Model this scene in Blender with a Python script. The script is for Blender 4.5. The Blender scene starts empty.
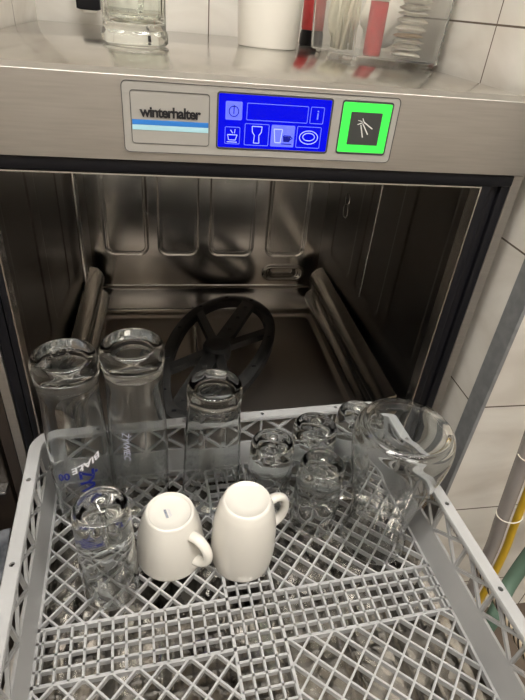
import bpy, bmesh, math, random
from mathutils import Vector, Matrix
random.seed(7)
C = bpy.context.scene.collection
PI = math.pi
sin, cos = math.sin, math.cos

# ------------------------------------------------------------------ materials
def mat(name, color, rough=.5, metal=0., trans=0., ior=1.45, emit=None, estr=1., spec=.5, coat=0., subs=0.):
    m = bpy.data.materials.new(name); m.use_nodes = True
    b = m.node_tree.nodes['Principled BSDF']
    b.inputs['Base Color'].default_value = (*color, 1)
    b.inputs['Roughness'].default_value = rough
    b.inputs['Metallic'].default_value = metal
    b.inputs['Transmission Weight'].default_value = trans
    b.inputs['IOR'].default_value = ior
    b.inputs['Specular IOR Level'].default_value = spec
    b.inputs['Coat Weight'].default_value = coat
    if emit:
        b.inputs['Emission Color'].default_value = (*emit, 1)
        b.inputs['Emission Strength'].default_value = estr
    return m

def nodes(m): return m.node_tree.nodes, m.node_tree.links, m.node_tree.nodes['Principled BSDF']

def vary(m, scale=(1, 1, 1), nscale=8., c0=None, c1=None, r0=None, r1=None, bump=0., detail=4., lo=.3, hi=.7):
    """noise variation of colour, roughness and bump in object coordinates"""
    N, L, b = nodes(m)
    tc = N.new('ShaderNodeTexCoord'); mp = N.new('ShaderNodeMapping'); mp.inputs['Scale'].default_value = scale
    no = N.new('ShaderNodeTexNoise'); no.inputs['Scale'].default_value = nscale; no.inputs['Detail'].default_value = detail
    L.new(tc.outputs['Object'], mp.inputs['Vector']); L.new(mp.outputs['Vector'], no.inputs['Vector'])
    if c0:
        r = N.new('ShaderNodeValToRGB'); r.color_ramp.elements[0].color = (*c0, 1); r.color_ramp.elements[1].color = (*c1, 1)
        r.color_ramp.elements[0].position = lo; r.color_ramp.elements[1].position = hi
        L.new(no.outputs['Fac'], r.inputs['Fac']); L.new(r.outputs['Color'], b.inputs['Base Color'])
    if r0 is not None:
        mr = N.new('ShaderNodeMapRange'); mr.inputs['From Min'].default_value = lo; mr.inputs['From Max'].default_value = hi
        mr.inputs['To Min'].default_value = r0; mr.inputs['To Max'].default_value = r1
        L.new(no.outputs['Fac'], mr.inputs['Value']); L.new(mr.outputs['Result'], b.inputs['Roughness'])
    if bump:
        bp = N.new('ShaderNodeBump'); bp.inputs['Strength'].default_value = bump; bp.inputs['Distance'].default_value = .002
        L.new(no.outputs['Fac'], bp.inputs['Height']); L.new(bp.outputs['Normal'], b.inputs['Normal'])
    return m

M = {}
M['steel'] = vary(mat('brushed_steel', (.5, .46, .41), .4, 1), (3, 60, 60), 6, (.47, .45, .42), (.54, .515, .48), .40, .48, .02)
M['steel_top'] = vary(mat('top_steel', (.58, .54, .48), .22, 1), (10, 3, 10), 5, (.54, .52, .49), (.64, .62, .58), .12, .2, .015)
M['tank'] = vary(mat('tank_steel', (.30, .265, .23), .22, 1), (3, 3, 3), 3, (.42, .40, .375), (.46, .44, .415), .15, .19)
M['tank_base'] = mat('tank_base_steel', (.55, .50, .45), .36, 1)
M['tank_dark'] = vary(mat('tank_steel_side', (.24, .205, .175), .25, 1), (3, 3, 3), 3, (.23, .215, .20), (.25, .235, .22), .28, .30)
M['door'] = vary(mat('door_steel', (.62, .58, .51), .12, 1), (8, 8, 8), 5, (.12, .11, .10), (.56, .53, .48), .05, .3, .3)  # dark and pale mottling in the colour stands in for reflections on the plate
M['edge'] = mat('bright_edge', (.75, .73, .70), .25, 1)
M['seal'] = mat('black_rubber', (.008, .008, .010), .35, spec=.25)
M['arm'] = vary(mat('black_plastic', (.018, .018, .017), .45), (1, 1, 1), 60, (.012, .012, .012), (.03, .029, .027), .35, .55, .1)
M['overlay'] = mat('panel_film', (.36, .345, .315), .38)
M['line'] = mat('dark_line', (.05, .05, .055), .4)
M['ink'] = mat('black_ink', (.012, .012, .015), .5)
M['stripe'] = mat('blue_stripe', (.03, .20, .62), .4)
M['stripe2'] = mat('pale_blue_stripe', (.42, .70, .78), .4)
M['screen'] = mat('lit_blue_screen', (0, 0, .1), .2, emit=(.002, .004, .86), estr=.85, spec=.1)
M['icon'] = mat('lit_icon', (.1, .1, .5), .2, emit=(.10, .17, .92), estr=1.)
M['iconbox'] = mat('lit_icon_box', (.1, .1, .5), .2, emit=(.07, .12, .92), estr=1.)
M['green'] = mat('lit_green_button', (.02, .3, .03), .3, emit=(.05, .86, .08), estr=1.)
M['key'] = mat('button_black', (.05, .052, .05), .35)
M['white'] = mat('white_mark', (.75, .75, .72), .4)
M['rack'] = vary(mat('grey_rack_plastic', (.42, .42, .42), .38), (1, 1, 1), 14, (.35, .35, .35), (.42, .42, .415), .3, .5, .06)
M['glass'] = mat('clear_glass', (.97, .985, .98), .0, trans=1, ior=1.47)
M['glass_wet'] = vary(mat('wet_glass', (.96, .975, .97), .0, trans=1, ior=1.47), (1, 1, 1), 90, bump=.25)
M['glass_mug'] = mat('thick_glass', (.95, .975, .94), .0, trans=1, ior=1.48)
M['water'] = mat('water_drop', (1, 1, 1), .0, trans=1, ior=1.33)
M['china'] = mat('cream_china', (.72, .69, .63), .16, coat=.4)
M['print'] = mat('navy_print', (.01, .02, .22), .4)
M['print_w'] = mat('white_print', (.85, .85, .9), .4)
M['logo'] = mat('blue_grey_print', (.04, .08, .17), .4)
M['logo2'] = mat('pale_print', (.45, .46, .58), .4)
M['pot'] = mat('white_plastic', (.78, .75, .68), .4)
M['clear'] = mat('cloudy_clear_plastic', (.96, .96, .94), .05, trans=.94, ior=1.12)
M['red'] = vary(mat('red_wrap', (.45, .03, .035), .45), (1, 1, 1), 60, (.36, .03, .03), (.52, .05, .05))
M['paper'] = mat('white_paper', (.78, .74, .66), .7)
M['kraft'] = mat('tan_paper', (.58, .43, .27), .7)
M['cream'] = mat('cream_sticks', (.80, .76, .62), .5)
M['trim'] = vary(mat('grey_corner_trim', (.24, .245, .25), .42), (1, 1, 1), 60, (.19, .195, .20), (.26, .265, .27), lo=.4, hi=.75)
M['yellow'] = mat('yellow_hose', (.62, .40, .03), .35)
M['tube'] = mat('grey_clear_tube', (.42, .39, .38), .25, trans=.35)
M['tie'] = mat('cream_tie', (.75, .72, .62), .4)
M['greenrub'] = mat('green_rubber', (.09, .15, .11), .6)
M['cab'] = mat('dark_cabinet', (.03, .022, .017), .45)
M['cabw'] = mat('white_cabinet_rail', (.8, .77, .7), .4)
M['cloth'] = vary(mat('grey_cloth', (.10, .11, .13), .9), (1, 1, 1), 40, (.05, .055, .065), (.2, .21, .23))
M['floor'] = vary(mat('dark_floor', (.10, .075, .055), .5), (1, 1, 1), 3, (.07, .05, .035), (.13, .10, .075))
M['ceiling'] = mat('ceiling_paint', (.82, .80, .76), .8)
M['lamp'] = mat('lamp_glow', (1, 1, 1), .5, emit=(1., .965, .91), estr=31)
M['plaster'] = mat('room_wall', (.78, .74, .68), .8)

def braid():
    m = mat('braided_hose', (.5, .42, .3), .45, .3)
    N, L, b = nodes(m)
    tc = N.new('ShaderNodeTexCoord'); mp = N.new('ShaderNodeMapping'); mp.inputs['Rotation'].default_value = (0, .9, .6)
    w = N.new('ShaderNodeTexWave'); w.inputs['Scale'].default_value = 55
    r = N.new('ShaderNodeValToRGB'); r.color_ramp.elements[0].color = (.03, .025, .02, 1); r.color_ramp.elements[1].color = (.62, .52, .38, 1)
    r.color_ramp.elements[0].position = .35; r.color_ramp.elements[1].position = .5
    L.new(tc.outputs['Object'], mp.inputs['Vector']); L.new(mp.outputs['Vector'], w.inputs['Vector'])
    L.new(w.outputs['Fac'], r.inputs['Fac']); L.new(r.outputs['Color'], b.inputs['Base Color'])
    return m
M['braid'] = braid()

def tile_mat(name, axis, off, tw, th, zoff):
    """wall tiles: axis = world axis that runs along the wall; grout lines by modulo"""
    m = mat(name, (.6, .57, .5), .22)
    N, L, b = nodes(m)
    g = N.new('ShaderNodeNewGeometry'); sp = N.new('ShaderNodeSeparateXYZ'); L.new(g.outputs['Position'], sp.inputs[0])
    def line(out, o, p, w):
        a = N.new('ShaderNodeMath'); a.operation = 'SUBTRACT'; L.new(out, a.inputs[0]); a.inputs[1].default_value = o
        f = N.new('ShaderNodeMath'); f.operation = 'PINGPONG'; L.new(a.outputs[0], f.inputs[0]); f.inputs[1].default_value = p / 2
        c = N.new('ShaderNodeMath'); c.operation = 'LESS_THAN'; L.new(f.outputs[0], c.inputs[0]); c.inputs[1].default_value = w
        return c.outputs[0]
    mx = N.new('ShaderNodeMath'); mx.operation = 'MAXIMUM'
    L.new(line(sp.outputs[axis], off, tw, .0012), mx.inputs[0]); L.new(line(sp.outputs['Z'], zoff, th, .0012), mx.inputs[1])
    no = N.new('ShaderNodeTexNoise'); no.inputs['Scale'].default_value = 3.5; no.inputs['Detail'].default_value = 5
    no.inputs['Distortion'].default_value = 1.5
    mp = N.new('ShaderNodeMapping'); mp.inputs['Scale'].default_value = (1, 1, 2.2); mp.inputs['Rotation'].default_value = (0, .5, .3)
    L.new(g.outputs['Position'], mp.inputs['Vector']); L.new(mp.outputs['Vector'], no.inputs['Vector'])
    r = N.new('ShaderNodeValToRGB'); r.color_ramp.elements[0].color = (.64, .60, .54, 1); r.color_ramp.elements[1].color = (.80, .775, .72, 1)
    r.color_ramp.elements[0].position = .3; r.color_ramp.elements[1].position = .62
    L.new(no.outputs['Fac'], r.inputs['Fac'])
    mix = N.new('ShaderNodeMix'); mix.data_type = 'RGBA'
    L.new(mx.outputs[0], mix.inputs['Factor']); L.new(r.outputs['Color'], mix.inputs['A']); mix.inputs['B'].default_value = (.14, .115, .09, 1)
    L.new(mix.outputs['Result'], b.inputs['Base Color'])
    return m
M['tiles_back'] = tile_mat('tiles_back_wall', 'X', .003, .34, .225, .20)
M['tiles_side'] = tile_mat('tiles_side_wall', 'Y', .188, .34, .2255, .14)
M['tiles_front'] = tile_mat('tiles_return_wall', 'X', .62, .34, .225, -.30)

# ------------------------------------------------------------------ mesh helpers
def obj(name, bm, m, parent=None, smooth=False, loc=None, auto=None):
    me = bpy.data.meshes.new(name); bmesh.ops.recalc_face_normals(bm, faces=bm.faces[:]) if not getattr(bm, 'keep', False) else None
    bm.to_mesh(me); bm.free()
    return link(name, me, m, parent, smooth, loc, auto)

def link(name, me, m, parent=None, smooth=False, loc=None, auto=None):
    o = bpy.data.objects.new(name, me); C.objects.link(o)
    if isinstance(m, str): m = M[m]
    me.materials.clear(); me.materials.append(m)
    if parent: o.parent = parent
    if loc: o.location = loc
    if smooth or auto:
        for p in me.polygons: p.use_smooth = True
    if auto:
        me.set_sharp_from_angle(angle=math.radians(auto))
    return o

def thing(name, label, cat, loc=(0, 0, 0), rotz=0, group=None):
    o = bpy.data.objects.new(name, None); C.objects.link(o); o.empty_display_size = .02
    o.location = loc; o.rotation_euler = (0, 0, rotz)
    return tag(o, label, cat, group)

def tag(o, label=None, cat=None, group=None, kind=None):
    if label: o['label'] = label
    if cat: o['category'] = cat
    if group: o['group'] = group
    if kind: o['kind'] = kind
    return o

def box(bm, x0, x1, y0, y1, z0, z1, bevel=0, seg=2, mtx=None):
    r = bmesh.ops.create_cube(bm, size=1)
    vs = r['verts']
    for v in vs:
        v.co = Vector((x0 + (v.co.x + .5) * (x1 - x0), y0 + (v.co.y + .5) * (y1 - y0), z0 + (v.co.z + .5) * (z1 - z0)))
    if bevel:
        es = list({e for v in vs for e in v.link_edges})
        rr = bmesh.ops.bevel(bm, geom=es, offset=bevel, segments=seg, profile=.5, affect='EDGES')
        vs = rr['verts'] if not mtx else rr['verts']
    if mtx:
        for v in vs: v.co = mtx @ v.co
    return vs

def bar(bm, a, b, w, h, up=Vector((0, 0, 1))):
    """rectangular bar from a to b; w across, h along up (a,b on its centre line)"""
    a = Vector(a); b = Vector(b); d = (b - a)
    if d.length < 1e-6: return
    d.normalize(); s = d.cross(up).normalized(); u = s.cross(d)
    q = []
    for p in (a, b):
        for i, j in ((-1, -1), (1, -1), (1, 1), (-1, 1)):
            q.append(bm.verts.new(p + s * (i * w / 2) + u * (j * h / 2)))
    for f in ((3, 2, 1, 0), (4, 5, 6, 7), (0, 1, 5, 4), (1, 2, 6, 5), (2, 3, 7, 6), (3, 0, 4, 7)):
        bm.faces.new([q[k] for k in f])

def lathe(prof, n=48, fn=None, closed=True):
    """closed profile [(r,z)...] revolved; r==0 ends collapse to a pole"""
    bm = bmesh.new(); rings = []
    for k, (r, z) in enumerate(prof):
        if r < 1e-7: rings.append([bm.verts.new((0, 0, z))])
        else:
            ring = []
            for i in range(n):
                t = 2 * PI * i / n; rr, zz = (r, z) if fn is None else fn(k, r, z, t)
                ring.append(bm.verts.new((rr * cos(t), rr * sin(t), zz)))
            rings.append(ring)
    pairs = list(zip(rings, rings[1:])) + ([(rings[-1], rings[0])] if closed else [])
    for A, B in pairs:
        if len(A) == 1 and len(B) == 1: continue
        for i in range(n):
            j = (i + 1) % n
            if len(A) == 1: bm.faces.new((A[0], B[j], B[i]))
            elif len(B) == 1: bm.faces.new((A[i], A[j], B[0]))
            else: bm.faces.new((A[i], A[j], B[j], B[i]))
    return bm

def dense(prof, step=.003):
    out = [prof[0]]
    for (r0, z0), (r1, z1) in zip(prof, prof[1:]):
        n = max(1, int(math.hypot(r1 - r0, z1 - z0) / step))
        for k in range(1, n + 1): out.append((r0 + (r1 - r0) * k / n, z0 + (z1 - z0) * k / n))
    return out

def spline(pts, n=6):
    """catmull-rom through points of any dimension"""
    P = [Vector(p) for p in pts]; P = [P[0] * 2 - P[1]] + P + [P[-1] * 2 - P[-2]]; out = []
    for i in range(1, len(P) - 2):
        a, b, c, d = P[i - 1:i + 3]
        for k in range(n):
            t = k / n
            out.append(.5 * ((2 * b) + (c - a) * t + (2 * a - 5 * b + 4 * c - d) * t * t + (3 * b - a - 3 * c + d) * t ** 3))
    out.append(P[-2]); return out

def tube(bm, pts, r, n=10, closed=False, sq=None):
    pts = [Vector(p) for p in pts]; rings = []; up = Vector((0, 0, 1)); N = len(pts)
    prev = None
    for i, p in enumerate(pts):
        d = (pts[(i + 1) % N] - pts[i - 1]) if closed else (pts[min(i + 1, N - 1)] - pts[max(i - 1, 0)])
        d.normalize()
        if prev is None:
            s = d.cross(up); s = s if s.length > 1e-3 else d.cross(Vector((1, 0, 0)))
        else: s = prev - d * prev.dot(d)
        s.normalize(); prev = s; u = s.cross(d)
        rr = r(i / (N - 1)) if callable(r) else r
        ra, rb = (rr if isinstance(rr, tuple) else (rr, rr))
        rings.append([bm.verts.new(p + s * (ra * cos(2 * PI * k / n)) + u * (rb * sin(2 * PI * k / n))) for k in range(n)])
    R = list(zip(rings, rings[1:])) + ([(rings[-1], rings[0])] if closed else [])
    for A, B in R:
        for k in range(n): bm.faces.new((A[k], A[(k + 1) % n], B[(k + 1) % n], B[k]))
    if not closed:
        bm.faces.new(rings[0][::-1]); bm.faces.new(rings[-1])

def rrect(hx, hy, r, n=6, cx=0, cy=0):
    out = []
    for qx, qy, a0 in ((1, 1, 0), (-1, 1, PI / 2), (-1, -1, PI), (1, -1, 1.5 * PI)):
        for k in range(n + 1):
            a = a0 + PI / 2 * k / n
            out.append((cx + qx * (hx - r) + r * cos(a), cy + qy * (hy - r) + r * sin(a)))
    return out

def loft(bm, loops, cap0=False, cap1=False, closed=True):
    V = [[bm.verts.new(p) for p in L] for L in loops]; n = len(V[0])
    for A, B in zip(V, V[1:]):
        for i in range(n if closed else n - 1):
            j = (i + 1) % n; bm.faces.new((A[i], A[j], B[j], B[i]))
    if cap0: bm.faces.new(V[0][::-1])
    if cap1: bm.faces.new(V[-1])
    return V

def plateXZ(bm, pts, y0, y1):
    """polygon in XZ extruded between y0 (front) and y1"""
    loft(bm, [[(x, y0, z) for x, z in pts], [(x, y1, z) for x, z in pts]], True, True)

def ringXZ(bm, out, inn, y0, y1):
    n = len(out)
    Vo0 = [bm.verts.new((x, y0, z)) for x, z in out]; Vi0 = [bm.verts.new((x, y0, z)) for x, z in inn]
    Vo1 = [bm.verts.new((x, y1, z)) for x, z in out]; Vi1 = [bm.verts.new((x, y1, z)) for x, z in inn]
    for i in range(n):
        j = (i + 1) % n
        bm.faces.new((Vo0[i], Vo0[j], Vi0[j], Vi0[i])); bm.faces.new((Vo1[i], Vi1[i], Vi1[j], Vo1[j]))
        bm.faces.new((Vo0[i], Vo1[i], Vo1[j], Vo0[j])); bm.faces.new((Vi0[i], Vi0[j], Vi1[j], Vi1[i]))

def text_mesh(s, size, depth=.0003, bold=0., space=1., align='CENTER', res=3):
    cu = bpy.data.curves.new('lettering', 'FONT'); cu.body = s; cu.size = size; cu.extrude = depth / 2; cu.offset = bold
    cu.space_character = space; cu.align_x = align; cu.resolution_u = res
    o = bpy.data.objects.new('lettering_source', cu); C.objects.link(o)
    dg = bpy.context.evaluated_depsgraph_get(); dg.update()
    me = bpy.data.meshes.new_from_object(o.evaluated_get(dg))
    bpy.data.objects.remove(o); bpy.data.curves.remove(cu)
    return me

def relief(nx, ny, x0, x1, y0, y1, fn, P):
    """height field panel: P(u,v,h) -> point"""
    bm = bmesh.new(); G = []
    for j in range(ny + 1):
        row = []
        for i in range(nx + 1):
            u = x0 + (x1 - x0) * i / nx; v = y0 + (y1 - y0) * j / ny
            row.append(bm.verts.new(P(u, v, fn(u, v))))
        G.append(row)
    for j in range(ny):
        for i in range(nx): bm.faces.new((G[j][i], G[j][i + 1], G[j + 1][i + 1], G[j + 1][i]))
    return bm

def sd_rr(u, v, cx, cy, hx, hy, r):
    qx = abs(u - cx) - hx + r; qy = abs(v - cy) - hy + r
    return math.hypot(max(qx, 0), max(qy, 0)) + min(max(qx, qy), 0) - r
def step(d, w): # smooth 1 inside, 0 outside
    t = min(max(.5 - d / w, 0), 1); return t * t * (3 - 2 * t)

# ------------------------------------------------------------------ room
FL = -.4214                                      # top of the rack's floor grid
def quad(name, pts, m):
    bm = bmesh.new(); bm.faces.new([bm.verts.new(p) for p in pts]); bm.keep = True
    o = obj(name, bm, m); o['kind'] = 'structure'; return o
def slab(name, a, m):
    bm = bmesh.new(); box(bm, *a); o = obj(name, bm, m); o['kind'] = 'structure'; return o
slab('floor', (-1.9, 2.2, -2.6, .71, -.90, -.86), 'floor')
slab('wall_back', (-1.9, .335, .715, .80, -.86, 1.6), 'tiles_back')
slab('wall_right', (.335, .42, -.026, .715, -.86, 1.6), 'tiles_side')
slab('wall_return', (.3385, 2.2, -.054, .80, -.86, 1.6), 'tiles_front')
slab('trim_1', (.333, .3385, -.0565, -.0255, -.86, 1.6), 'trim')
slab('wall_left', (-.42, -.332, .30, .715, -.86, 1.6), 'tiles_side')
slab('wall_far_left', (-1.95, -1.9, -2.6, .8, -.86, 1.6), 'plaster')
slab('wall_front', (-1.95, 2.2, -2.65, -2.6, -.86, 1.6), 'plaster')
slab('wall_far_right', (2.2, 2.25, -2.65, .8, -.86, 1.6), 'plaster')
slab('ceiling', (-1.95, 2.25, -2.65, .8, 1.6, 1.65), 'ceiling')

for i, (lx, ly, lab) in enumerate(((-.55, -.75, 'rectangular ceiling light above the left of the glass washer'), (.75, -.95, 'rectangular ceiling light above the tiled corner on the right'))):
    t = thing('ceiling_light', lab, 'ceiling light', (lx, ly, 1.6), 0, 'ceiling lights')
    bm = bmesh.new(); ringXZ(bm, rrect(.63, .18, .01), rrect(.60, .15, .01), 0, .05)
    bmesh.ops.rotate(bm, verts=bm.verts, matrix=Matrix.Rotation(-PI / 2, 3, 'X'))
    for v in bm.verts: v.co.z = -abs(v.co.z)
    obj('frame', bm, 'pot', t)
    bm = bmesh.new(); box(bm, -.60, .60, -.15, .15, -.035, -.02); obj('diffuser', bm, 'lamp', t)

# ------------------------------------------------------------------ glass washer
TOPZ = .076; W = .315
w = thing('glass_washer', 'stainless steel undercounter glass washer with its door folded down and blue lit display', 'dishwasher', (0, 0, -.86))
w.location = (0, 0, 0)
# top cover + fascia profile
bm = bmesh.new()
prof = [(.0, .001), (.0, .075)] + [(.001 - .001 * cos(a), .075 + .001 * sin(a)) for a in [PI / 2 * k / 6 for k in range(1, 7)]] + [(.045, TOPZ), (.045, .001)]
prof = [(y, z) for y, z in prof]
loft(bm, [[(-.328, y, z) for y, z in prof], [(W, y, z) for y, z in prof]], True, True)
obj('fascia', bm, 'steel', w, auto=40)
bm = bmesh.new(); box(bm, -.328, W, .0455, .700, .040, TOPZ, .002, 2); obj('top_cover', bm, 'steel_top', w, auto=40)
for s in (-1, 1):
    bm = bmesh.new(); box(bm, s * .3135 - .0015, s * .3135 + .0015, .012, .695, -.83, .039); obj('outer_side_panel', bm, 'steel', w)
bm = bmesh.new(); box(bm, -.311, .311, .690, .694, -.83, .039); obj('outer_back_panel', bm, 'steel', w)
# front frame (jambs)
for s in (-1, 1):
    a, b = (.3025, .315) if s > 0 else (-.3005, -.2885)
    bm = bmesh.new(); box(bm, a, b, .004, .012, -.83, 0.0, .0015); obj('front_post', bm, 'steel', w)
bm = bmesh.new(); box(bm, -.315, -.3010, .004, .010, -.83, 0.0); obj('front_post_flange', bm, 'cab', w)
bm = bmesh.new(); box(bm, -.3, .3, .004, .012, -.83, -.475, .001); obj('lower_front_panel', bm, 'steel', w)
# seal: rectangle ring of rubber with ribs
bm = bmesh.new()
xo0, xo1, xi0, xi1 = -.288, .302, -.2655, .2655
for (a, b, y0, y1) in ((xi0 - .0, xi0 - .008, .003, .02), (xi0 - .010, xo0, .0065, .02), ):
    box(bm, min(a, b), max(a, b), y0, y1, -.455, -.004, .0012)
for (a, b, y0, y1) in ((xi1, xi1 + .012, .003, .02), (xi1 + .014, xi1 + .024, .007, .02), (xi1 + .0255, xo1, .004, .02)):
    box(bm, a, b, y0, y1, -.455, -.004, .0012)
box(bm, xo0, xo1, .002, .02, -.0125, .0, .0012)
obj('door_seal', bm, 'seal', w, auto=40)
bm = bmesh.new()
box(bm, xi0, xi0 + .0016, .0025, .022, -.45, -.0135); box(bm, xi1 - .0016, xi1, .0025, .022, -.45, -.0135)
box(bm, xi0 + .0016, xi1 - .0016, .0025, .022, -.0150, -.0135)
obj('opening_flange', bm, 'edge', w)
# --- chamber
XI = .250; YB = .512
cols = [(-.176, .0425), (-.0675, .0395), (.047, .0455), (.168, .042)]
def fb(u, v):
    h = 0
    for cx, hw in cols:
        d = sd_rr(u, v, cx, -.10, hw, .228, .018)
        h += .0022 * step(d + .002, .006) + .0022 * step(abs(d) - .0012, .003)
    d = sd_rr(u, v, .170, -.372, .043, .0145, .0125)
    h -= .004 * step(abs(d) - .003, .006); h += .014 * step(sd_rr(u, v, .168, -.372, .030, .0085, .008), .006)
    if v < -.412: h += (v + .412) * .22
    h -= .003 * step(abs(v + .405) - .001, .004)
    return h
bm = relief(250, 230, -XI, XI, -.475, .0, fb, lambda u, v, h: (u, YB + h, v))
obj('chamber_back_wall', bm, 'tank', w, smooth=True)
def fs(u, v):    # u along y
    h = 0
    for cy, hw in ((.385, .055), (.235, .055), (.09, .05)):
        d = sd_rr(u, v, cy, -.12, hw, .17, .012)
        h += .002 * step(d, .006) + .0016 * step(abs(d) - .001, .003)
    return h
for s in (-1, 1):
    bm = relief(180, 110, .021, YB + .003, -.475, .0, fs, lambda u, v, h: (s * (.2645 - .0145 * (u - .021) / .494 + h * .5), u, v))
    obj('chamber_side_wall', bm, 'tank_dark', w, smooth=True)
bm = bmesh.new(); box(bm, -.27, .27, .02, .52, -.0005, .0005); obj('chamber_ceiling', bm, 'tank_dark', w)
def ff(u, v):
    h = 0
    for cx, cy, hx, hy in ((-.1385, .30, .096, .185), (.105, .30, .135, .185)):
        d = sd_rr(u, v, cx, cy, hx, hy, .022)
        h -= .010 * step(d, .014); h += .0035 * step(abs(d) - .002, .004)
    return h
bm = relief(200, 190, -.255, .255, .0, .515, ff, lambda u, v, h: (u, v, -.462 + h))
obj('tank_floor', bm, 'tank_base', w, smooth=True)
# seam between two tank sheets
bm = bmesh.new(); box(bm, -.0385, -.0345, .05, .508, -.463, -.4575, .001)
box(bm, -.235, -.04, .497, .501, -.462, -.4575, .001); box(bm, -.034, .235, .503, .507, -.46, -.4555, .001)
obj('tank_seam_strip', bm, 'edge', w)
# guide rails for the rack
for s in (-1, 1):
    bm = bmesh.new()
    prof = [(.2495, -.338), (.236, -.342), (.226, -.352), (.222, -.366), (.229, -.374), (.229, -.392), (.220, -.399), (.216, -.412), (.221, -.426), (.233, -.436), (.2495, -.437)]
    if s < 0: prof = [(-x, z) for x, z in prof]
    # the upper fold starts back from the opening so the loaded rack can slide past it
    loft(bm, [[(x, .024, z) for x, z in prof], [(x, .47, z) for x, z in prof]], True, True)
    obj('rack_guide_rail', bm, 'tank', w, auto=50)
# hanger on the left wall, vertical rod and vent mark on the right wall
bm = bmesh.new(); box(bm, -.2495, -.243, .375, .400, -.33, -.02, .003); obj('sensor_housing', bm, 'tank', w, auto=40)
bm = bmesh.new(); box(bm, .2475, .2495, .236, .239, -.285, -.02, .0008); obj('wall_ridge', bm, 'edge', w)
bm = bmesh.new()
for z, r in ((-.155, .011), (-.178, .013)):
    tube(bm, [(.2485, .385 + r * cos(t), z + r * sin(t)) for t in [2 * PI * k / 20 for k in range(20)]], .0014, 6, True)
obj('figure_mark', bm, 'tank', w, smooth=True)
# --- wash arm: oblong wheel on a hub
arm_c = Vector((-.002, .272)); ax = Vector((.36, .933)).normalized(); ay = Vector((ax.y, -ax.x))
def AP(l, p, z): q = arm_c + ax * l + ay * p; return (q.x, q.y, z)
bm = bmesh.new()
def oval(la, pa, sk): return [AP(la * cos(t) , pa * sin(t) + sk * sin(2 * t), 0) for t in [2 * PI * k / 64 for k in range(64)]]
o0 = oval(.215, .098, .010); i0 = oval(.190, .076, .010)
Z0, Z1 = -.428, -.409
def st(L, z): return [(x, y, z) for x, y, _ in L]
loft(bm, [st(i0, Z0), st(i0, Z1 - .002), [((a[0] + b[0] * .2) / 1.2, (a[1] + b[1] * .2) / 1.2, Z1) for a, b in zip(i0, o0)],
          [((a[0] * .2 + b[0]) / 1.2, (a[1] * .2 + b[1]) / 1.2, Z1) for a, b in zip(i0, o0)], st(o0, Z1 - .003), st(o0, Z0), st(i0, Z0)])
rimo = obj('wash_arm_rim', bm, 'arm', w, auto=40)
bm = bmesh.new()
for ang, l0 in ((10, 1), (62, 1), (128, 1), (190, 1), (242, 1), (308, 1)):
    t = math.radians(ang); e = (.2 * cos(t), .085 * sin(t) + .01 * sin(2 * t))
    wd = .030 if ang in (10, 190) else .017
    a = Vector(AP(0, 0, -.417)); b = Vector(AP(e[0], e[1], -.417)); bar(bm, a, b, wd, .014)
    d = (b - a); n = d.cross(Vector((0, 0, 1))).normalized()
    if wd > .02:
        for k in (.35, .6, .85):
            c = a + d * k; box(bm, c.x - .004, c.x + .004, c.y - .004, c.y + .004, c.z + .006, c.z + .0105, .001)
obj('wash_arm_spokes', bm, 'arm', w)
bm = lathe([(0, -.405), (.012, -.401), (.024, -.403), (.027, -.409), (.027, -.43), (.020, -.44), (.020, -.4715), (0, -.4715)], 32, closed=False)
for v in bm.verts: v.co.x += arm_c.x; v.co.y += arm_c.y
obj('wash_arm_hub', bm, 'arm', w, auto=35)
for k in range(12):
    bm = bmesh.new()
    t = 2 * PI * k / 12 + .2; c = AP(.203 * cos(t), .087 * sin(t) + .01 * sin(2 * t), Z1)
    box(bm, c[0] - .004, c[0] + .004, c[1] - .002, c[1] + .002, Z1 - .001, Z1 + .0018, .0006)
    obj('wash_arm_nozzle', bm, 'seal', w)
# --- open door
bm = bmesh.new()
def fd(u, v):
    d = sd_rr(u, v, 0, -.245, .205, .185, .03)
    h = -.008 * step(d, .02) + .003 * step(abs(d) - .003, .006)
    for cx in (-.13, 0, .13):
        h += .006 * step(sd_rr(u, v, cx, -.245, .03, .15, .02), .012)
    return h
bm = relief(110, 100, -.255, .255, -.475, -.022, fd, lambda u, v, h: (u, v, -.452 + h))
d_in = obj('door_inner_plate', bm, 'door', w, smooth=True)
bm = bmesh.new(); box(bm, -.262, .262, -.478, -.02, -.50, -.465, .003); obj('door_outer_shell', bm, 'steel', w, auto=40)
for s in (-1, 1):
    bm = bmesh.new(); box(bm, min(s * .2405, s * .258), max(s * .2405, s * .258), -.45, -.03, -.455, -.4345, .002); obj('door_rack_rail', bm, 'steel', w, auto=40)
bm = bmesh.new(); box(bm, -.2, .2, -.51, -.478, -.49, -.475, .005, 3); obj('door_handle', bm, 'steel', w, auto=40)
# --- display panel
ov = obj('display_frame', (lambda b: (plateXZ(b, rrect(.1365, .0315, .005, 5, .0085, .0405), -.0012, .0), b)[1])(bmesh.new()), 'overlay', w)
bm = bmesh.new()
ringXZ(bm, rrect(.1365, .0315, .005, 5, .0085, .0405), rrect(.1359, .0309, .0045, 5, .0085, .0405), -.0016, -.0012)
ringXZ(bm, rrect(.0370, .0235, .003, 5, -.0835, .0408), rrect(.0365, .0230, .0025, 5, -.0835, .0408), -.0016, -.0012)
ringXZ(bm, rrect(.0575, .0260, .003, 5, .0178, .0417), rrect(.0560, .0247, .002, 5, .0178, .0417), -.0016, -.0012)
ringXZ(bm, rrect(.0270, .0255, .003, 5, .1113, .0420), rrect(.0258, .0240, .002, 5, .1113, .0420), -.0016, -.0012)
obj('outline', bm, 'line', ov)
bm = bmesh.new(); box(bm, -.1195, -.0475, -.0015, -.0012, .0345, .0390); obj('blue_stripe', bm, 'stripe', ov)
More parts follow.
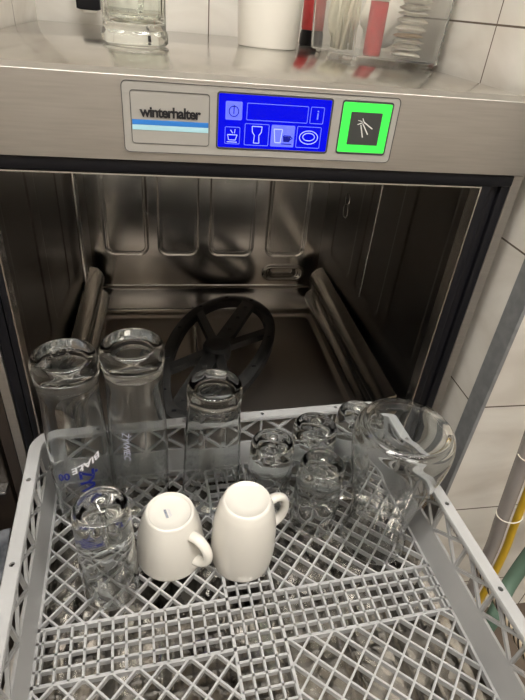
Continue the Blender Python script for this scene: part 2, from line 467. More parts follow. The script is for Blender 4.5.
bm = bmesh.new(); box(bm, -.1195, -.0475, -.0015, -.0012, .0298, .0344); obj('pale_stripe', bm, 'stripe2', ov)
def text_front(name, s, size, cx, z, m, parent, width=None, y=-.0016, bold=0., space=1.):
    me = text_mesh(s, size, .0003, bold, space)
    xs = [v.co.x for v in me.vertices]; k = (width / (max(xs) - min(xs))) if width else 1; mx = (max(xs) + min(xs)) / 2
    for v in me.vertices: v.co = Vector((cx + (v.co.x - mx) * k, y + v.co.z, z + v.co.y))
    return link(name, me, m, parent)
text_front('brand_lettering', 'winterhalter', .0128, -.0835, .0418, 'ink', ov, .0575, bold=.00042, space=.9)
# blue screen
SX0, SX1, SZ0, SZ1 = -.0380, .0735, .0175, .0660
scr = obj('display_screen', (lambda b: (plateXZ(b, rrect((SX1 - SX0) / 2, (SZ1 - SZ0) / 2, .0015, 4, (SX0 + SX1) / 2, (SZ0 + SZ1) / 2), -.0015, -.00125), b)[1])(bmesh.new()), 'screen', w)
def S(u, v): return SX0 + u * (SX1 - SX0), SZ1 - v * (SZ1 - SZ0)
def outline(bm, u0, u1, v0, v1, t=.0005):
    a = S(u0, v1); b = S(u1, v0); cx, cz = (a[0] + b[0]) / 2, (a[1] + b[1]) / 2; hx, hz = (b[0] - a[0]) / 2, (b[1] - a[1]) / 2
    ringXZ(bm, rrect(hx, hz, .0012, 4, cx, cz), rrect(hx - t, hz - t, .0008, 4, cx, cz), -.0018, -.0015)
def poly(bm, pts, t=.0007, y=-.0019, closed=False):
    P = [S(*p) for p in pts]
    for a, b in zip(P, P[1:] + ([P[0]] if closed else [])):
        if a != b: bar(bm, (a[0], y, a[1]), (b[0], y, b[1]), .0003, t, Vector((b[1] - a[1], 0, a[0] - b[0])).cross(Vector((0, 0, 1))) if False else Vector((-(b[1] - a[1]), 0, b[0] - a[0])))
bm = bmesh.new()
outline(bm, .245, .795, .14, .46); outline(bm, .815, .94, .14, .46); outline(bm, .06, .195, .60, .93)
outline(bm, .235, .455, .52, .94); outline(bm, .71, .935, .52, .94)
obj('icon_frame', bm, 'icon', scr)
for u0, u1, v0, v1 in ((.06, .205, .13, .47), (.475, .69, .52, .94)):
    bm = bmesh.new(); a = S(u0, v1); b = S(u1, v0); plateXZ(bm, rrect((b[0] - a[0]) / 2, (b[1] - a[1]) / 2, .0012, 4, (a[0] + b[0]) / 2, (a[1] + b[1]) / 2), -.0018, -.0015)
    obj('icon_highlight', bm, 'iconbox', scr)
bm = bmesh.new()   # tall glass, dish, sink icons (light lines)
poly(bm, [(.30, .57), (.39, .57), (.385, .68), (.365, .74), (.37, .89), (.32, .89), (.325, .74), (.305, .68)], closed=True)
poly(bm, [(.823 + .085 * cos(t), .73 + .13 * sin(t)) for t in [2 * PI * k / 20 for k in range(20)]], closed=True)
poly(bm, [(.823 + .055 * cos(t), .72 + .075 * sin(t)) for t in [2 * PI * k / 20 for k in range(20)]], closed=True)
poly(bm, [(.085, .75), (.095, .85), (.155, .85), (.17, .75), (.085, .75)]); poly(bm, [(.11, .66), (.13, .72)]); poly(bm, [(.15, .64), (.145, .72)]); poly(bm, [(.08, .89), (.17, .89)])
poly(bm, [(.50, .60), (.575, .60), (.565, .86), (.515, .86)], .0009, closed=True)
obj('icon_symbol', bm, mat('icon_white', (.2, .2, .6), .2, emit=(.35, .45, 1.), estr=1), scr)
text_front('information_symbol', 'i', .0125, .0605, .0480, 'icon', scr, y=-.0019, bold=.0001)
MD = mat('icon_navy', (.0, .0, .12), .2, emit=(.0, .005, .18), estr=1)
bm = bmesh.new()   # dark line icons on the highlights
poly(bm, [(.1325 + .042 * cos(t), .31 + .095 * sin(t)) for t in [2 * PI * k / 20 for k in range(20)]], .0008, closed=True)
poly(bm, [(.1325, .20), (.1325, .36)], .0009)
obj('power_symbol', bm, MD, scr); bm = bmesh.new()
poly(bm, [(.59, .72), (.595, .83), (.645, .83), (.655, .72), (.59, .72)], .0009); poly(bm, [(.655, .74), (.675, .76), (.65, .80)], .0007); poly(bm, [(.575, .88), (.67, .88)], .0009)
a = S(.595, .83); b = S(.65, .735); box(bm, a[0], b[0], -.0021, -.0019, a[1], b[1])
obj('cup_symbol', bm, MD, scr)
# start button
btn = obj('start_button', (lambda b: (plateXZ(b, rrect(.0255, .0235, .0015, 4, .1113, .042), -.0016, -.00125), b)[1])(bmesh.new()), 'green', w)
bm = bmesh.new(); plateXZ(bm, rrect(.0165, .0155, .0006, 3, .1113, .0415), -.002, -.0016); obj('button_key', bm, 'key', btn)
bm = bmesh.new()
def stroke(x0, z0, x1, z1, t=.0011): bar(bm, (x0, -.0022, z0), (x1, -.0022, z1), .0003, t, Vector((-(z1 - z0), 0, x1 - x0)))
stroke(.1065, .0455, .1105, .0335); stroke(.1085, .0465, .1155, .0365); stroke(.1095, .0480, .1195, .0420)
stroke(.1030, .0455, .1080, .0475, .0008); stroke(.1075, .0515, .1095, .0480, .0008); stroke(.1030, .0495, .1075, .0485, .0006)
obj('wash_symbol', bm, 'white', btn)

# ------------------------------------------------------------------ rack
RY = .0605; H = .0809
cr = Vector((-.268, -.012, 0)) + Vector((cos(RY) * .25 + sin(RY) * .25, sin(RY) * .25 - cos(RY) * .25, 0))
rk = thing('glass_rack', 'grey plastic lattice glass rack standing on the folded down washer door', 'dish rack', (cr.x, cr.y, FL), RY)
def rl(half, r, z, n=8): return [(x, y, z) for x, y in rrect(half, half, r, n)]
bm = bmesh.new()   # rim: flat top with outer and inner lips
loft(bm, [rl(.250, .034, H - .014), rl(.250, .034, H - .002), rl(.2485, .033, H), rl(.2355, .021, H), rl(.2345, .020, H - .002), rl(.2345, .020, H - .006), rl(.2370, .022, H - .006), rl(.2370, .022, H - .003), rl(.2475, .031, H - .003), rl(.2475, .031, H - .014), rl(.250, .034, H - .014)])
rim = obj('rim', bm, 'rack', rk)
bm = bmesh.new()
for s in range(4):
    for a in (-.165, -.055, .055, .165):
        c = Matrix.Rotation(s * PI / 2, 3, 'Z') @ Vector((a, .2425, H))
        bmesh.ops.create_cone(bm, cap_ends=True, segments=16, radius1=.0028, radius2=.0028, depth=.02, matrix=Matrix.Translation(c))
cut = obj('cutter', bm, 'rack', rk)
md = rim.modifiers.new('holes', 'BOOLEAN'); md.object = cut; md.operation = 'DIFFERENCE'; md.solver = 'EXACT'
dg = bpy.context.evaluated_depsgraph_get(); dg.update()
me2 = bpy.data.meshes.new_from_object(rim.evaluated_get(dg)); rim.modifiers.clear(); rim.data = me2
me2.materials.clear(); me2.materials.append(M['rack'])
bpy.data.objects.remove(cut)
# solid lower wall band, all round
ZB = .036
bm = bmesh.new()
loft(bm, [rl(.2345, .021, ZB), rl(.2280, .015, -.001), rl(.2280, .015, -.012), rl(.2310, .018, -.012), rl(.2375, .025, ZB), rl(.2345, .021, ZB)])
obj('side_band', bm, 'rack', rk)
def wall_pt(side, a, z, off=0):   # point on the slanted wall surface
    half = .2362 + (z - ZB) * .10 + off
    return Matrix.Rotation(side * PI / 2, 3, 'Z') @ Vector((a, half, z))
for s in range(4):
    bm = bmesh.new(); nrm = Matrix.Rotation(s * PI / 2, 3, 'Z') @ Vector((0, 1, 0))
    n = 8; x0 = -.2145; p = .429 / n; z0, z1 = ZB - .001, H - .0035
    for k in range(n + 1):
        bar(bm, wall_pt(s, x0 + k * p, z0), wall_pt(s, x0 + k * p, z1), .003 if k % n else .0045, .0045, nrm)
    for k in range(n):
        a0 = x0 + k * p; a1 = a0 + p
        bar(bm, wall_pt(s, a0, z0), wall_pt(s, a1, z1), .0034, .0035, nrm)
        bar(bm, wall_pt(s, a1, z0), wall_pt(s, a0, z1), .0034, .0035, nrm)
    obj('side_lattice', bm, 'rack', rk)
bm = bmesh.new()   # rounded corner posts between band and rim
for q in range(4):
    bm = bmesh.new()
    Rm = Matrix.Rotation(q * PI / 2, 3, 'Z'); L = []
    def arc(half, r, z):
        pts = [(half, .2145)] + [(half - r + r * cos(a), half - r + r * sin(a)) for a in [PI / 2 * k / 8 for k in range(9)]] + [(.2145, half)]
        return [Rm @ Vector((x, y, z)) for x, y in pts]
    loft(bm, [arc(.2345, .015, ZB), arc(.2385, .0185, H - .003), arc(.2415, .0205, H - .003), arc(.2375, .018, ZB), arc(.2345, .015, ZB)], closed=False)
    obj('corner_post', bm, 'rack', rk)
# floor grid
bm = bmesh.new(); GH = .0075; E = .2280; B = .0275
def gb(a, b, wd=.0021, h=GH, top=0.): bar(bm, (a[0], a[1], top - h / 2), (b[0], b[1], top - h / 2), wd, h)
for y in (-B, B): gb((-E, y), (E, y), .0034, GH + .001)
for x in (-B, B): gb((x, -E), (x, E), .0034, GH + .001)
P1 = B * 2 / 4
for k in (-1, 0, 1):
    gb((-E, k * P1), (E, k * P1), .0024); gb((k * P1, -E), (k * P1, E), .0024)
k = 1
nb = int((E - B) / P1)
for k in range(1, nb + 1):
    c = B + k * (E - B) / (nb + .5)
    for s in (-1, 1):
        gb((s * c, -B), (s * c, B), .0024); gb((-B, s * c), (B, s * c), .0024)
D = .0262   # diamond diagonal
def clip(x0, y0, dx, dy, lo, hi):
    t0, t1 = -9, 9
    for p, d, l, h in ((x0, dx, lo[0], hi[0]), (y0, dy, lo[1], hi[1])):
        ta, tb = (l - p) / d, (h - p) / d
        if ta > tb: ta, tb = tb, ta
        t0 = max(t0, ta); t1 = min(t1, tb)
    return (t0, t1) if t1 - t0 > .002 else None
for sx in (0, 1):
    for sy in (0, 1):
        lo = (B if sx else -E, B if sy else -E); hi = (E if sx else -B, E if sy else -B)
        for k in range(-30, 31):
            for dy in (1, -1):
                r = clip(k * D + .004, 0, 1, dy, lo, hi)
                if r: gb((k * D + .004 + r[0], r[0] * dy), (k * D + .004 + r[1], r[1] * dy), .0021, GH, -.0002 if dy > 0 else -.0004)
for s in (-1, 1):
    gb((-E, s * (E - .001)), (E, s * (E - .001)), .0036); gb((s * (E - .001), -E), (s * (E - .001), E), .0036)
obj('floor_grid', bm, 'rack', rk)

# ------------------------------------------------------------------ glasses
GZ = FL + .0004
def lathe_obj(name, prof, m, parent, n=64, fn=None, auto=None):
    return obj(name, lathe(prof, n, fn, closed=False), m, parent, smooth=True, auto=auto)

def vessel(outer, inner):
    """outer: rim(z=0) -> base top centre ; inner: base inside centre -> rim. Both lists of (r,z), upside down vessel"""
    return outer + inner

def tall_glass(name, label, loc, rot, lines):
    t = thing(name, label, 'glass', (loc[0], loc[1], GZ), rot, None)
    out = spline([(.0340, 0), (.0346, .012), (.0353, .050), (.0354, .095), (.0336, .145), (.0321, .180), (.0319, .194), (.0327, .204)], 5)[:-1]
    out = [(p[0], p[1]) for p in out] + [(.0327, .204), (.0324, .2065), (.0331, .209)] + [(p[0], p[1]) for p in spline([(.0343, .214), (.0351, .224), (.0348, .2325), (.0328, .2380), (.0295, .2402), (.0262, .2404), (.020, .2398), (.010, .2395), (.0005, .2394)], 5)] + [(0, .2394)]
    inn = [(0, .2185), (.012, .2182), (.0215, .2165), (.0272, .2125)] + [(p[0], p[1]) for p in spline([(.0302, .202), (.0300, .190), (.0303, .180), (.0321, .145), (.0338, .095), (.0337, .050), (.0330, .012), (.0326, .001)], 4)] + [(.0333, 0), (.0340, 0)]
    # closed shell
    bm = lathe(out + inn[:-1], 72, None, closed=False)
    bmv = bm
    bm.verts.ensure_lookup_table()
    # stitch last ring to the first
    n = 72; V = list(bm.verts); A = V[-n:]; Bv = V[:n]
    for i in range(n): bm.faces.new((A[i], A[(i + 1) % n], Bv[(i + 1) % n], Bv[i]))
    obj('glass_body', bm, 'glass', t, smooth=True)
    for (s, size, ang, z, mode, m, bold, nm) in lines:
        me = text_mesh(s, size, .0002, bold, 1., res=2)
        bmt = bmesh.new(); bmt.from_mesh(me); bmesh.ops.subdivide_edges(bmt, edges=[e for e in bmt.edges if e.calc_length() > .004], cuts=2); bmt.to_mesh(me); bmt.free()
        ys = [v.co.y for v in me.vertices]; my = (min(ys) + max(ys)) / 2
        for v in me.vertices:
            x, y, zz = v.co.x, v.co.y - my, v.co.z
            if mode == 'flip': dx, dz = -x, -y - abs(x) * 0
            elif mode == 'arc': dx, dz = -x, -y + x * -.48 
            else: dx, dz = -y, x * 1. * -1 if mode == 'down' else x
            if mode == 'down': dx, dz = y, -x
            h = z + dz; r = .0354 + .0002 + zz
            a = ang + dx / .0353
            v.co = Vector((r * cos(a), r * sin(a), h))
        link(nm, me, m, t)
    return t
view = math.radians(-78)
g1 = tall_glass('beer_glass', 'tall upturned beer glass with blue and white lettering, in the rack corner on the left', (-.2000, -.0710), 0,
    [('00', .0160, view - .62, .088, 'arc', 'print', .0004, 'volume_print'), ('BIAŁE', .0138, view + .17, .107, 'arc', 'print_w', .0003, 'name_print'),
     ('ŻYWIEC', .0215, view + .20, .058, 'down', 'print', .0007, 'brand_print')])
g2 = tall_glass('beer_glass', 'tall upturned beer glass with small vertical lettering, right of the blue lettered one', (-.1300, -.0645), 0,
    [('ŻYWIEC', .0115, view - .50, .122, 'down', 'logo2', .0001, 'name_print')])
g2.scale = (1, 1, 1.033)
# drops of water on the base of the first one
bm = bmesh.new()
for k in range(26):
    a = random.random() * 2 * PI; r = .019 * math.sqrt(random.random()); s = random.uniform(.0008, .0024)
    mt = Matrix.Translation((r * cos(a), r * sin(a), .2400)) @ Matrix.Diagonal((s * random.uniform(.8, 1.6), s, s * .45, 1))
    bmesh.ops.create_icosphere(bm, subdivisions=2, radius=1, matrix=mt)
o = obj('water_drops', bm, 'water', g1, smooth=True); o['kind'] = 'stuff'

def shell(outp, innp, n, fn=None):
    bm = lathe(outp + innp, n, fn, closed=False); V = list(bm.verts); A = V[-n:]; Bv = V[:n]
    for i in range(n): bm.faces.new((A[i], A[(i + 1) % n], Bv[(i + 1) % n], Bv[i]))
    return bm
# faceted tumbler
t = thing('faceted_tumbler', 'upturned straight sided tumbler with flat facets, at the back middle of the rack', 'glass', (-.0385, -.0655, GZ), .25); t.scale = (1, 1, 1.02)
out = dense([(.0405, 0), (.0402, .03), (.0362, .12), (.0338, .160)], .006) + [(.0332, .170), (.0330, .177), (.0322, .1820), (.0302, .1845), (.0280, .1852), (.0265, .1850), (.020, .1846), (0, .1845)]
inn = [(0, .168), (.018, .1675), (.0250, .164), (.0285, .157)] + dense([(.0302, .150), (.0342, .11), (.0378, .03), (.0384, .001)], .006) + [(.0395, 0)]
def facet(k, r, z, th):
    if k < len(out) - 7 or k >= len(out) + 3:
        q = (th % (PI / 4)) - PI / 8; f = cos(PI / 8) / cos(q); wgt = .75 * min(1, z / .02) * (1 if z < .166 else 0)
        return r * (1 + (f - 1) * wgt), z
    return r, z
bm = shell(out, inn, 96, facet); obj('glass_body', bm, 'glass', t, smooth=True)

# small tumblers
def tumbler(label, x, y, rot, s=1., hs=1., seed=1, group=None):
    t = thing('small_tumbler', label, 'glass', (x, y, GZ), rot, group)
    rnd = random.Random(seed); ph = [rnd.random() * 6 for _ in range(4)]
    out = [(.0312, 0), (.0315, .006)] + dense([(.0315, .006), (.0310, .030), (.0300, .060)], .004)[1:] + [(.0297, .070), (.0296, .078), (.0288, .0828), (.0272, .0852), (.0252, .0860), (.0235, .0859), (.0215, .0852), (.018, .0850), (.008, .0850), (0, .0850)]
    inn = [(0, .0755), (.006, .0752), (.014, .0735), (.0205, .071), (.0248, .065)] + dense([(.0272, .050), (.0284, .030), (.0292, .001)], .0035) + [(.0303, 0)]
    no = len(out)
    def fn(k, r, z, th):
        if k >= no:
            a = .0005 * (min(1, z / .02)) * (min(1, r / .01))
            r = r + a * sin(7 * th + 120 * z + ph[0]) * .6 + a * sin(3 * th - 210 * z + ph[1]) * .8; z = z + (.0008 * sin(4 * th + ph[2]) if z > .05 else 0)
        elif z < .078 and k > 1:
            r = r + .00018 * sin(5 * th + 160 * z + ph[3])
        return r * s, z * hs
    bm = shell(out, inn, 80, fn); obj('glass_body', bm, 'glass', t, smooth=True); return t
tumbler('small upturned glass tumbler directly right of the faceted tumbler', .0353, -.0836, .3, .95, 1.235, 3, 'small tumblers in the rack')
tumbler('small upturned tumbler at the back between the first small tumbler and the large jug', .098, -.0570, 1.3, 1., 1.235, 5, 'small tumblers in the rack')
tumbler('small upturned tumbler nearest the camera in the cluster left of the jug', .0902, -.1236, 2.3, .95, 1.235, 8, 'small tumblers in the rack')
tumbler('small upturned tumbler half hidden behind the large jug', .1595, -.0465, 4.1, .96, 1.35, 11, 'small tumblers in the rack')
tumbler('squat upturned glass tumbler with thick base at front left, beside the short china cup', -.1605, -.190, .8, .97, 1.62, 21)

# large jug
t = thing('glass_jug', 'large clear upturned glass jug with a bulging body, on the right of the rack', 'jug', (.163, -.158, GZ), math.radians(20))
out = [(.0415, 0), (.0420, .003)] + [(p[0], p[1]) for p in spline([(.0405, .008), (.0370, .022), (.0358, .040), (.0385, .070), (.0455, .108), (.0520, .140), (.0552, .163), (.0550, .180), (.0520, .190), (.0475, .1945)], 6)] + [(.0455, .1955), (.0435, .1945), (.039, .1930), (.020, .1925), (0, .1925)]
inn = [(0, .1905), (.020, .1905), (.041, .1910)] + [(p[0], p[1]) for p in spline([(.0488, .1895), (.0534, .178), (.0538, .163), (.0507, .140), (.0442, .108), (.0372, .070), (.0345, .040), (.0356, .022), (.0390, .008), (.0400, .001)], 6)] + [(.0408, 0)]
def spout(k, r, z, th):
    q = max(0, cos(th)) ** 8 * max(0, 1 - z / .03); return r + .008 * q, z
bm = shell(out, inn, 96, spout); obj('glass_body', bm, 'glass', t, smooth=True)

# china cups
def china(name, label, x, y, rot, out, inn, hp, hr, rnge=None):
    t = thing(name, label, 'cup' if name == 'coffee_cup' else 'mug', (x, y, GZ), rot)
    bm = shell(out, inn, 72); obj('cup_body', bm, 'china', t, smooth=True)
    bm = bmesh.new(); tube(bm, spline(hp, 7), hr, 14); obj('handle', bm, 'china', t, smooth=True)
    return t
sp = lambda L, n=5: [(p[0], p[1]) for p in spline(L, n)]
out = sp([(.0408, .0005), (.0410, .004), (.0402, .018), (.0382, .036), (.0345, .054), (.0305, .067), (.0285, .072)]) + [(.0277, .0745), (.0262, .0757), (.0248, .0752), (.0240, .0735), (.023, .0722), (.012, .0718), (0, .0718)]
inn = [(0, .067), (.02, .0665), (.0265, .064)] + sp([(.0310, .053), (.0352, .036), (.0375, .018), (.0388, .002)]) + [(.0398, 0)]
cup = china('coffee_cup', 'short cream china cup, upturned, with a small blue mark on its base', -.0940, -.152, math.radians(-44), out, inn,
    [(.0335, 0, .058), (.044, 0, .0585), (.0555, 0, .049), (.0575, 0, .035), (.050, 0, .023), (.0385, 0, .018)], lambda u: (.0072 - .0012 * sin(PI * u), .0050))
for dy, wd, hh, m, nm in ((0, .0125, .0036, 'logo', 'maker_mark'), (.0035, .0120, .0009, 'logo2', 'small_print'), (.0050, .0095, .0009, 'logo2', 'small_print')):
    bm = bmesh.new(); x = -wd / 2
    rn = random.Random(4 + int(dy * 1e4))
    while x < wd / 2 - .0004:
        cwid = rn.uniform(.0008, .0016) * (1 if hh > .002 else .6)
        bar(bm, (x, dy - hh / 2 * rn.uniform(.7, 1), .0719), (x + cwid * .7, dy + hh / 2 * rn.uniform(.7, 1), .0719), .0007 if hh > .002 else .0003, .0001); x += cwid
    rt = math.radians(-44 + 44 + 0)
    bmesh.ops.rotate(bm, verts=bm.verts, matrix=Matrix.Rotation(math.radians(-30), 3, 'Z'))
    bmesh.ops.translate(bm, verts=bm.verts, vec=(-.002, -.004, .0001))
    obj(nm, bm, m, cup)
out = sp([(.0355, .0005), (.0362, .004), (.0378, .022), (.0378, .042), (.0360, .068), (.0318, .091), (.0282, .101)]) + [(.0268, .1045), (.0252, .1058), (.0240, .1056), (.0234, .1044), (.012, .104), (0, .104)]
inn = [(0, .099), (.018, .0985), (.0245, .096)] + sp([(.0330, .068), (.0350, .042), (.0350, .022), (.0338, .002)]) + [(.0347, 0)]
mug = china('coffee_mug', 'tall cream china mug, upturned, standing right of the short cup', -.009, -.168, math.radians(22), out, inn,
    [(.0295, 0, .083), (.040, 0, .086), (.052, 0, .078), (.056, 0, .062), (.051, 0, .046), (.0355, 0, .037)], lambda u: (.0066 - .001 * sin(PI * u), .0046))

# ------------------------------------------------------------------ things on top of the washer
TZ = TOPZ + .0004
t = thing('glass_beer_mug', 'thick heavy clear glass mug standing on the washer top at the left', 'mug', (-.128, .318, TZ), math.radians(-100))
out = [(0, .003), (.030, .003), (.038, .001), (.043, .001), (.0462, .004), (.0470, .010), (.0455, .017)] + dense([(.0440, .020), (.0435, .06), (.0445, .10)], .006) + [(.0455, .12)]
inn = [(.0425, .12)] + dense([(.0400, .10), (.0385, .06), (.0375, .035)], .006) + [(.034, .027), (.020, .0235), (0, .023)]
def fm(k, r, z, th):
    q = (th % (PI / 4)) - PI / 8; f = cos(PI / 8) / cos(q)
    wg = .6 if .018 < z < .10 else (.35 if z < .018 and r > .03 else 0)
    if k >= len(out): wg *= .3
    return r * (1 + (f - 1) * wg), z
obj('glass_body', lathe(out + inn, 96, fm, closed=False), 'glass_mug', t, smooth=True)
bm = bmesh.new(); tube(bm, spline([(-.043, 0, .035), (-.058, 0, .032), (-.070, 0, .05), (-.070, 0, .08), (-.058, 0, .10), (-.0435, 0, .098)], 5), .006, 12); obj('handle', bm, 'glass_mug', t, smooth=True)

t = thing('wall_fitting', 'black rounded fitting with a pale underside on the tiled wall, behind the glass mug', 'fitting', (-.229, .715, .108))
bm = bmesh.new(); loft(bm, [[(x, y * .5 - .030, z) for x, y in rrect(h, h, .008, 5)] for z, h in ((-.008, .017), (-.006, .022), (.028, .022), (.034, .019))], True, True)
obj('body', bm, 'seal', t, auto=40)
bm = bmesh.new(); loft(bm, [[(x, y * .5 - .030, z) for x, y in rrect(h, h, .008, 5)] for z, h in ((-.012, .012), (-.008, .016))], True, True); obj('underside', bm, 'pot', t, auto=40)
bm = bmesh.new(); box(bm, -.006, .006, -.022, 0, .005, .018, .002); obj('bracket', bm, 'seal', t)

t = thing('plastic_pot', 'plain white tapered plastic pot standing in the middle of the washer top', 'pot', (.089, .485, TZ))
obj('pot_body', lathe([(0, .004), (.046, .004), (.047, 0), (.0505, 0), (.0518, .002), (.0540, .06), (.0570, .13), (.0590, .132), (.0588, .136), (.0555, .136), (.0520, .06), (.0490, .008), (0, .008)], 64, closed=False), 'pot', t, smooth=True, auto=40)

t = thing('red_bottle', 'red bottle with a black foot between the white pot and the clear plastic box', 'bottle', (.1965, .610, TZ))
obj('bottle_body', lathe([(0, .026), (.0200, .026), (.0210, .03), (.0210, .11), (.018, .125), (.009, .135), (.009, .15), (0, .15)], 40, closed=False), 'red', t, smooth=True, auto=40)
obj('foot', lathe([(0, 0), (.0215, 0), (.0225, .003), (.0225, .018), (.0205, .0255), (0, .0255)], 40, closed=False), 'seal', t, smooth=True, auto=40)

# clear box with contents
BA = math.radians(-19); bc = Vector((.2450, .3850)); BP = [(-.085, .078), (-.0564, -.050), (.073, -.094), (.0820, -.055), (.0820, .095), (-.060, .115)]
bt = thing('clear_plastic_box', 'open cloudy clear plastic box full of packets at the right of the washer top', 'box', (bc.x, bc.y, TZ), 0)
bm = bmesh.new()
def bl(k, z, ins=0):
    out = []; n = len(BP); g = k - ins
    for i in range(n):
        p0, p, p1 = Vector(BP[i - 1]), Vector(BP[i]), Vector(BP[(i + 1) % n])
        a = (p0 - p).normalized(); b = (p1 - p).normalized(); ctr = p.normalized()
        q = p + ctr * g * 1.1
        for t in (0, .25, .5, .75, 1):
            s0 = q + a * .008; s1 = q + b * .008
            v = s0 * (1 - t) ** 2 + q * 2 * t * (1 - t) + s1 * t * t; out.append((v.x, v.y, z))
    return out
loft(bm, [bl(0, .0055), bl(.006, .13), bl(.0075, .131), bl(.0075, .134), bl(.006, .134, .0025), bl(0, .008, .0025)], True, True)
obj('box_body', bm, 'clear', bt, auto=40)
for cx, cy in ((-.052, -.036), (.060, -.075), (.068, .078), (-.058, .086)):
    bm = bmesh.new(); box(bm, cx - .011, cx + .011, cy - .011, cy + .011, 0, .0057, .001); obj('foot', bm, 'clear', bt)
x, y = .2310, .3480
t = thing('red_roll', 'upright red paper wrapped roll inside the clear plastic box', 'roll', (x, y, TZ + .0085)); 
obj('wrapper', lathe([(0, 0), (.0125, 0), (.0135, .002), (.0135, .085), (.0125, .087), (0, .087)], 32, closed=False), 'red', t, smooth=True, auto=40)
obj('end_band', lathe([(.0137, .070), (.0139, .070), (.0139, .087), (.0137, .087), (.0137, .070)], 32, closed=False), 'paper', t, smooth=True)
# packets stacked on the right
z = TZ + .0088
rn = random.Random(5)
for k in range(9):
    x, y = .2865 + rn.uniform(-.001, .001), .3480 + rn.uniform(-.002, .002); th = rn.uniform(.006, .010)
    bm = bmesh.new(); n = 14; G = [[None] * (n + 1) for _ in range(n + 1)]; ph = rn.random() * 6
    top = []; 
    for s in (1, -1):
        g = []
        for i in range(n + 1):
            row = []
            for j in range(n + 1):
                u = i / n * 2 - 1; v = j / n * 2 - 1; pf = (1 - u ** 4) * (1 - v ** 4)
                hgt = th / 2 * pf * (1 if s > 0 else .9) + (.0005 * sin(5 * u + 3 * v + ph) if pf > 0 else 0)
                row.append(bm.verts.new((u * .0225, v * .030, th / 2 + s * max(hgt, .0003))))
            g.append(row)
        for i in range(n):
            for j in range(n):
                q = (g[i][j], g[i + 1][j], g[i + 1][j + 1], g[i][j + 1]); bm.faces.new(q if s > 0 else q[::-1])
    o = obj('packet', bm, 'kraft' if k == 3 else 'paper', None, smooth=True, loc=(x, y, z)); o.rotation_euler = (rn.uniform(-.02, .02), rn.uniform(-.02, .02), BA + rn.uniform(-.03, .03))
    if k == 3: tag(o, 'tan paper packet in the middle of the pile inside the clear box', 'packet')
    else: tag(o, 'white paper packet in the pile at the right inside the clear plastic box', 'packet', 'white packets in the clear box')
    z += th + .0008
# sticks fanned on the left
for k in range(24):
    x, y = .200 + .028 * (rn.random() - .5), .375 + .06 * rn.random()
    bm = bmesh.new(); L = .095; tube(bm, [(0, 0, 0), (0, 0, L)], lambda u: (.0026, .0009), 8)
    o = obj('stir_stick', bm, 'cream', None, smooth=True, loc=(x, y, TZ + .0105))
    o.rotation_euler = (rn.uniform(-.12, .12), rn.uniform(-.1, .12), rn.uniform(0, 3))
    tag(o, 'thin cream stick standing at the left inside the clear plastic box', 'stick', 'cream sticks in the clear box')
from mathutils import noise
for x, y, bgm, sc_, lb in ((.268, .425, 'paper', .95, 'crumpled white paper bag at the back of the clear plastic box'), (.204, .432, 'cream', .72, 'crumpled cream paper wad behind the sticks in the clear box')):
  bm = bmesh.new(); bmesh.ops.create_icosphere(bm, subdivisions=4, radius=1)
  for v in bm.verts:
    d = 1 + .16 * noise.noise(v.co * 2.2 + Vector((x * 50, 0, 0))) + .07 * noise.noise(v.co * 6); v.co = Vector((v.co.x * .036 * d * sc_, v.co.y * .022 * d * sc_, v.co.z * .046 * d))
  tag(obj('paper_bag' if sc_ > .8 else 'paper_wad', bm, bgm, None, smooth=True, loc=(x, y, TZ + .060)), lb, 'bag' if sc_ > .8 else 'paper')

# ------------------------------------------------------------------ hoses in the corner on the right
def hose(name, label, pts, r, m, cat='hose'):
    bm = bmesh.new(); tube(bm, spline(pts, 8), r, 14); return tag(obj(name, bm, m, None, smooth=True), label, cat)
HP = [(.372, -.100, -.10), (.385, -.100, -.27), (.396, -.100, -.36), (.405, -.100, -.43), (.414, -.100, -.50), (.424, -.100, -.57), (.43, -.10, -.68), (.43, -.10, -.84)]
hose('drain_hose', 'translucent grey hose behind the cable tie, beside the yellow hose', HP, .0105, 'tube')
hose('yellow_hose', 'yellow hose strapped to the grey hose in front of the tiles', [(x + .0150, y - .012, z) for x, y, z in HP], .0058, 'yellow')
for (px, py, pz, lab) in ((.4155, -.106, -.475, 'cream cable tie lower down around the grey and yellow hoses'), (.4005, -.106, -.345, 'cream cable tie higher up around the grey and yellow hoses')):
    bm = bmesh.new(); tube(bm, [(.0175 * cos(t), .0175 * sin(t), .005 * cos(t + .6)) for t in [2 * PI * k / 28 for k in range(28)]], .0009, 8, True)
    box(bm, .0165, .0215, -.003, .003, -.002, .004, .0005)
    tag(obj('cable_tie', bm, 'tie', None, smooth=True, loc=(px, py, pz)), lab, 'cable tie')
hose('green_hose', 'dull green hose curling low in front of the tiles behind the yellow hose', [(.66, -.085, -.30), (.61, -.085, -.40), (.57, -.085, -.47), (.530, -.09, -.55), (.490, -.11, -.66), (.445, -.15, -.70), (.44, -.15, -.84)], .0125, 'greenrub')
hose('braided_hose', 'striped braided hose hanging outside the right side of the rack', [(.3240, .000, -.62), (.3235, -.045, -.50), (.3235, -.12, -.480), (.3235, -.25, -.478), (.324, -.40, -.49), (.33, -.50, -.60), (.335, -.52, -.84)], .0068, 'braid')

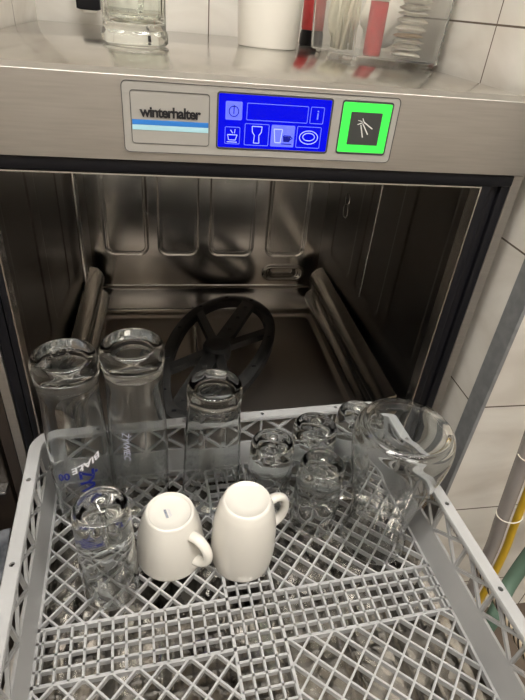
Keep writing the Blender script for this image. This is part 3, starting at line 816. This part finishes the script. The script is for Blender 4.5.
# ------------------------------------------------------------------ left of the washer
t = thing('side_cabinet', 'dark cabinet standing left of the washer with a white rail and thin steel edge', 'cabinet', (-.46, .2, -.86))
bm = bmesh.new(); box(bm, -.14, .1280, -.17, .085, 0, .93, .002); obj('cabinet_body', bm, 'cab', t)
bm = bmesh.new(); box(bm, -.14, .1280, -.182, -.1705, .572, .588, .001); obj('white_rail', bm, 'cabw', t)
bm = bmesh.new(); box(bm, -.14, .1280, -.190, -.1705, .374, .378, .0005); obj('steel_edge', bm, 'edge', t)
bm = relief(60, 50, -.62, -.335, -.25, .0, lambda u, v: .010 * sin(38 * u + 20 * v) * sin(30 * v - 10 * u) + .006 * sin(90 * u - 60 * v), lambda u, v, h: (u, v, -.56 + h))
o = obj('grey_cloth', bm, 'cloth', None, smooth=True)
sm = o.modifiers.new('thickness', 'SOLIDIFY'); sm.thickness = .003
tag(o, 'crumpled grey cloth on a low box to the left of the rack', 'cloth')
bm = bmesh.new(); box(bm, -.62, -.335, -.26, .0, -.86, -.584, .004); tag(obj('low_box', bm, 'cab', None), 'low dark box under the grey cloth left of the rack', 'box')

# ------------------------------------------------------------------ camera, light
R_ = Vector((0.9841545663244274, -0.15764818706745787, 0.0811593414039431)); U_ = Vector((0.023078133123890385, 0.5677120193237257, 0.8229036777696972)); F_ = Vector((0.1758044065269525, 0.8079914060370453, -0.5623546020225891))
cam = bpy.data.objects.new('camera', bpy.data.cameras.new('camera')); C.objects.link(cam)
mw = Matrix(((R_.x, U_.x, -F_.x, -.08784), (R_.y, U_.y, -F_.y, -.53384), (R_.z, U_.z, -F_.z, .14006), (0, 0, 0, 1)))
cam.matrix_world = mw; cam.data.sensor_fit = 'HORIZONTAL'; cam.data.sensor_width = 36; cam.data.lens = 36 * 509.545 / 525
cam.data.clip_start = .01
bpy.context.scene.camera = cam
wd = bpy.data.worlds.new('world'); bpy.context.scene.world = wd; wd.use_nodes = True
wd.node_tree.nodes['Background'].inputs[0].default_value = (1, .93, .84, 1); wd.node_tree.nodes['Background'].inputs[1].default_value = .3
sc = bpy.context.scene
sc.view_settings.view_transform = 'Standard'; sc.view_settings.look = 'None'; sc.view_settings.exposure = .0; sc.view_settings.gamma = 1
sc.view_settings.use_curve_mapping = False
sc.cycles.max_bounces = 20; sc.cycles.transmission_bounces = 16; sc.cycles.glossy_bounces = 8; sc.cycles.diffuse_bounces = 5
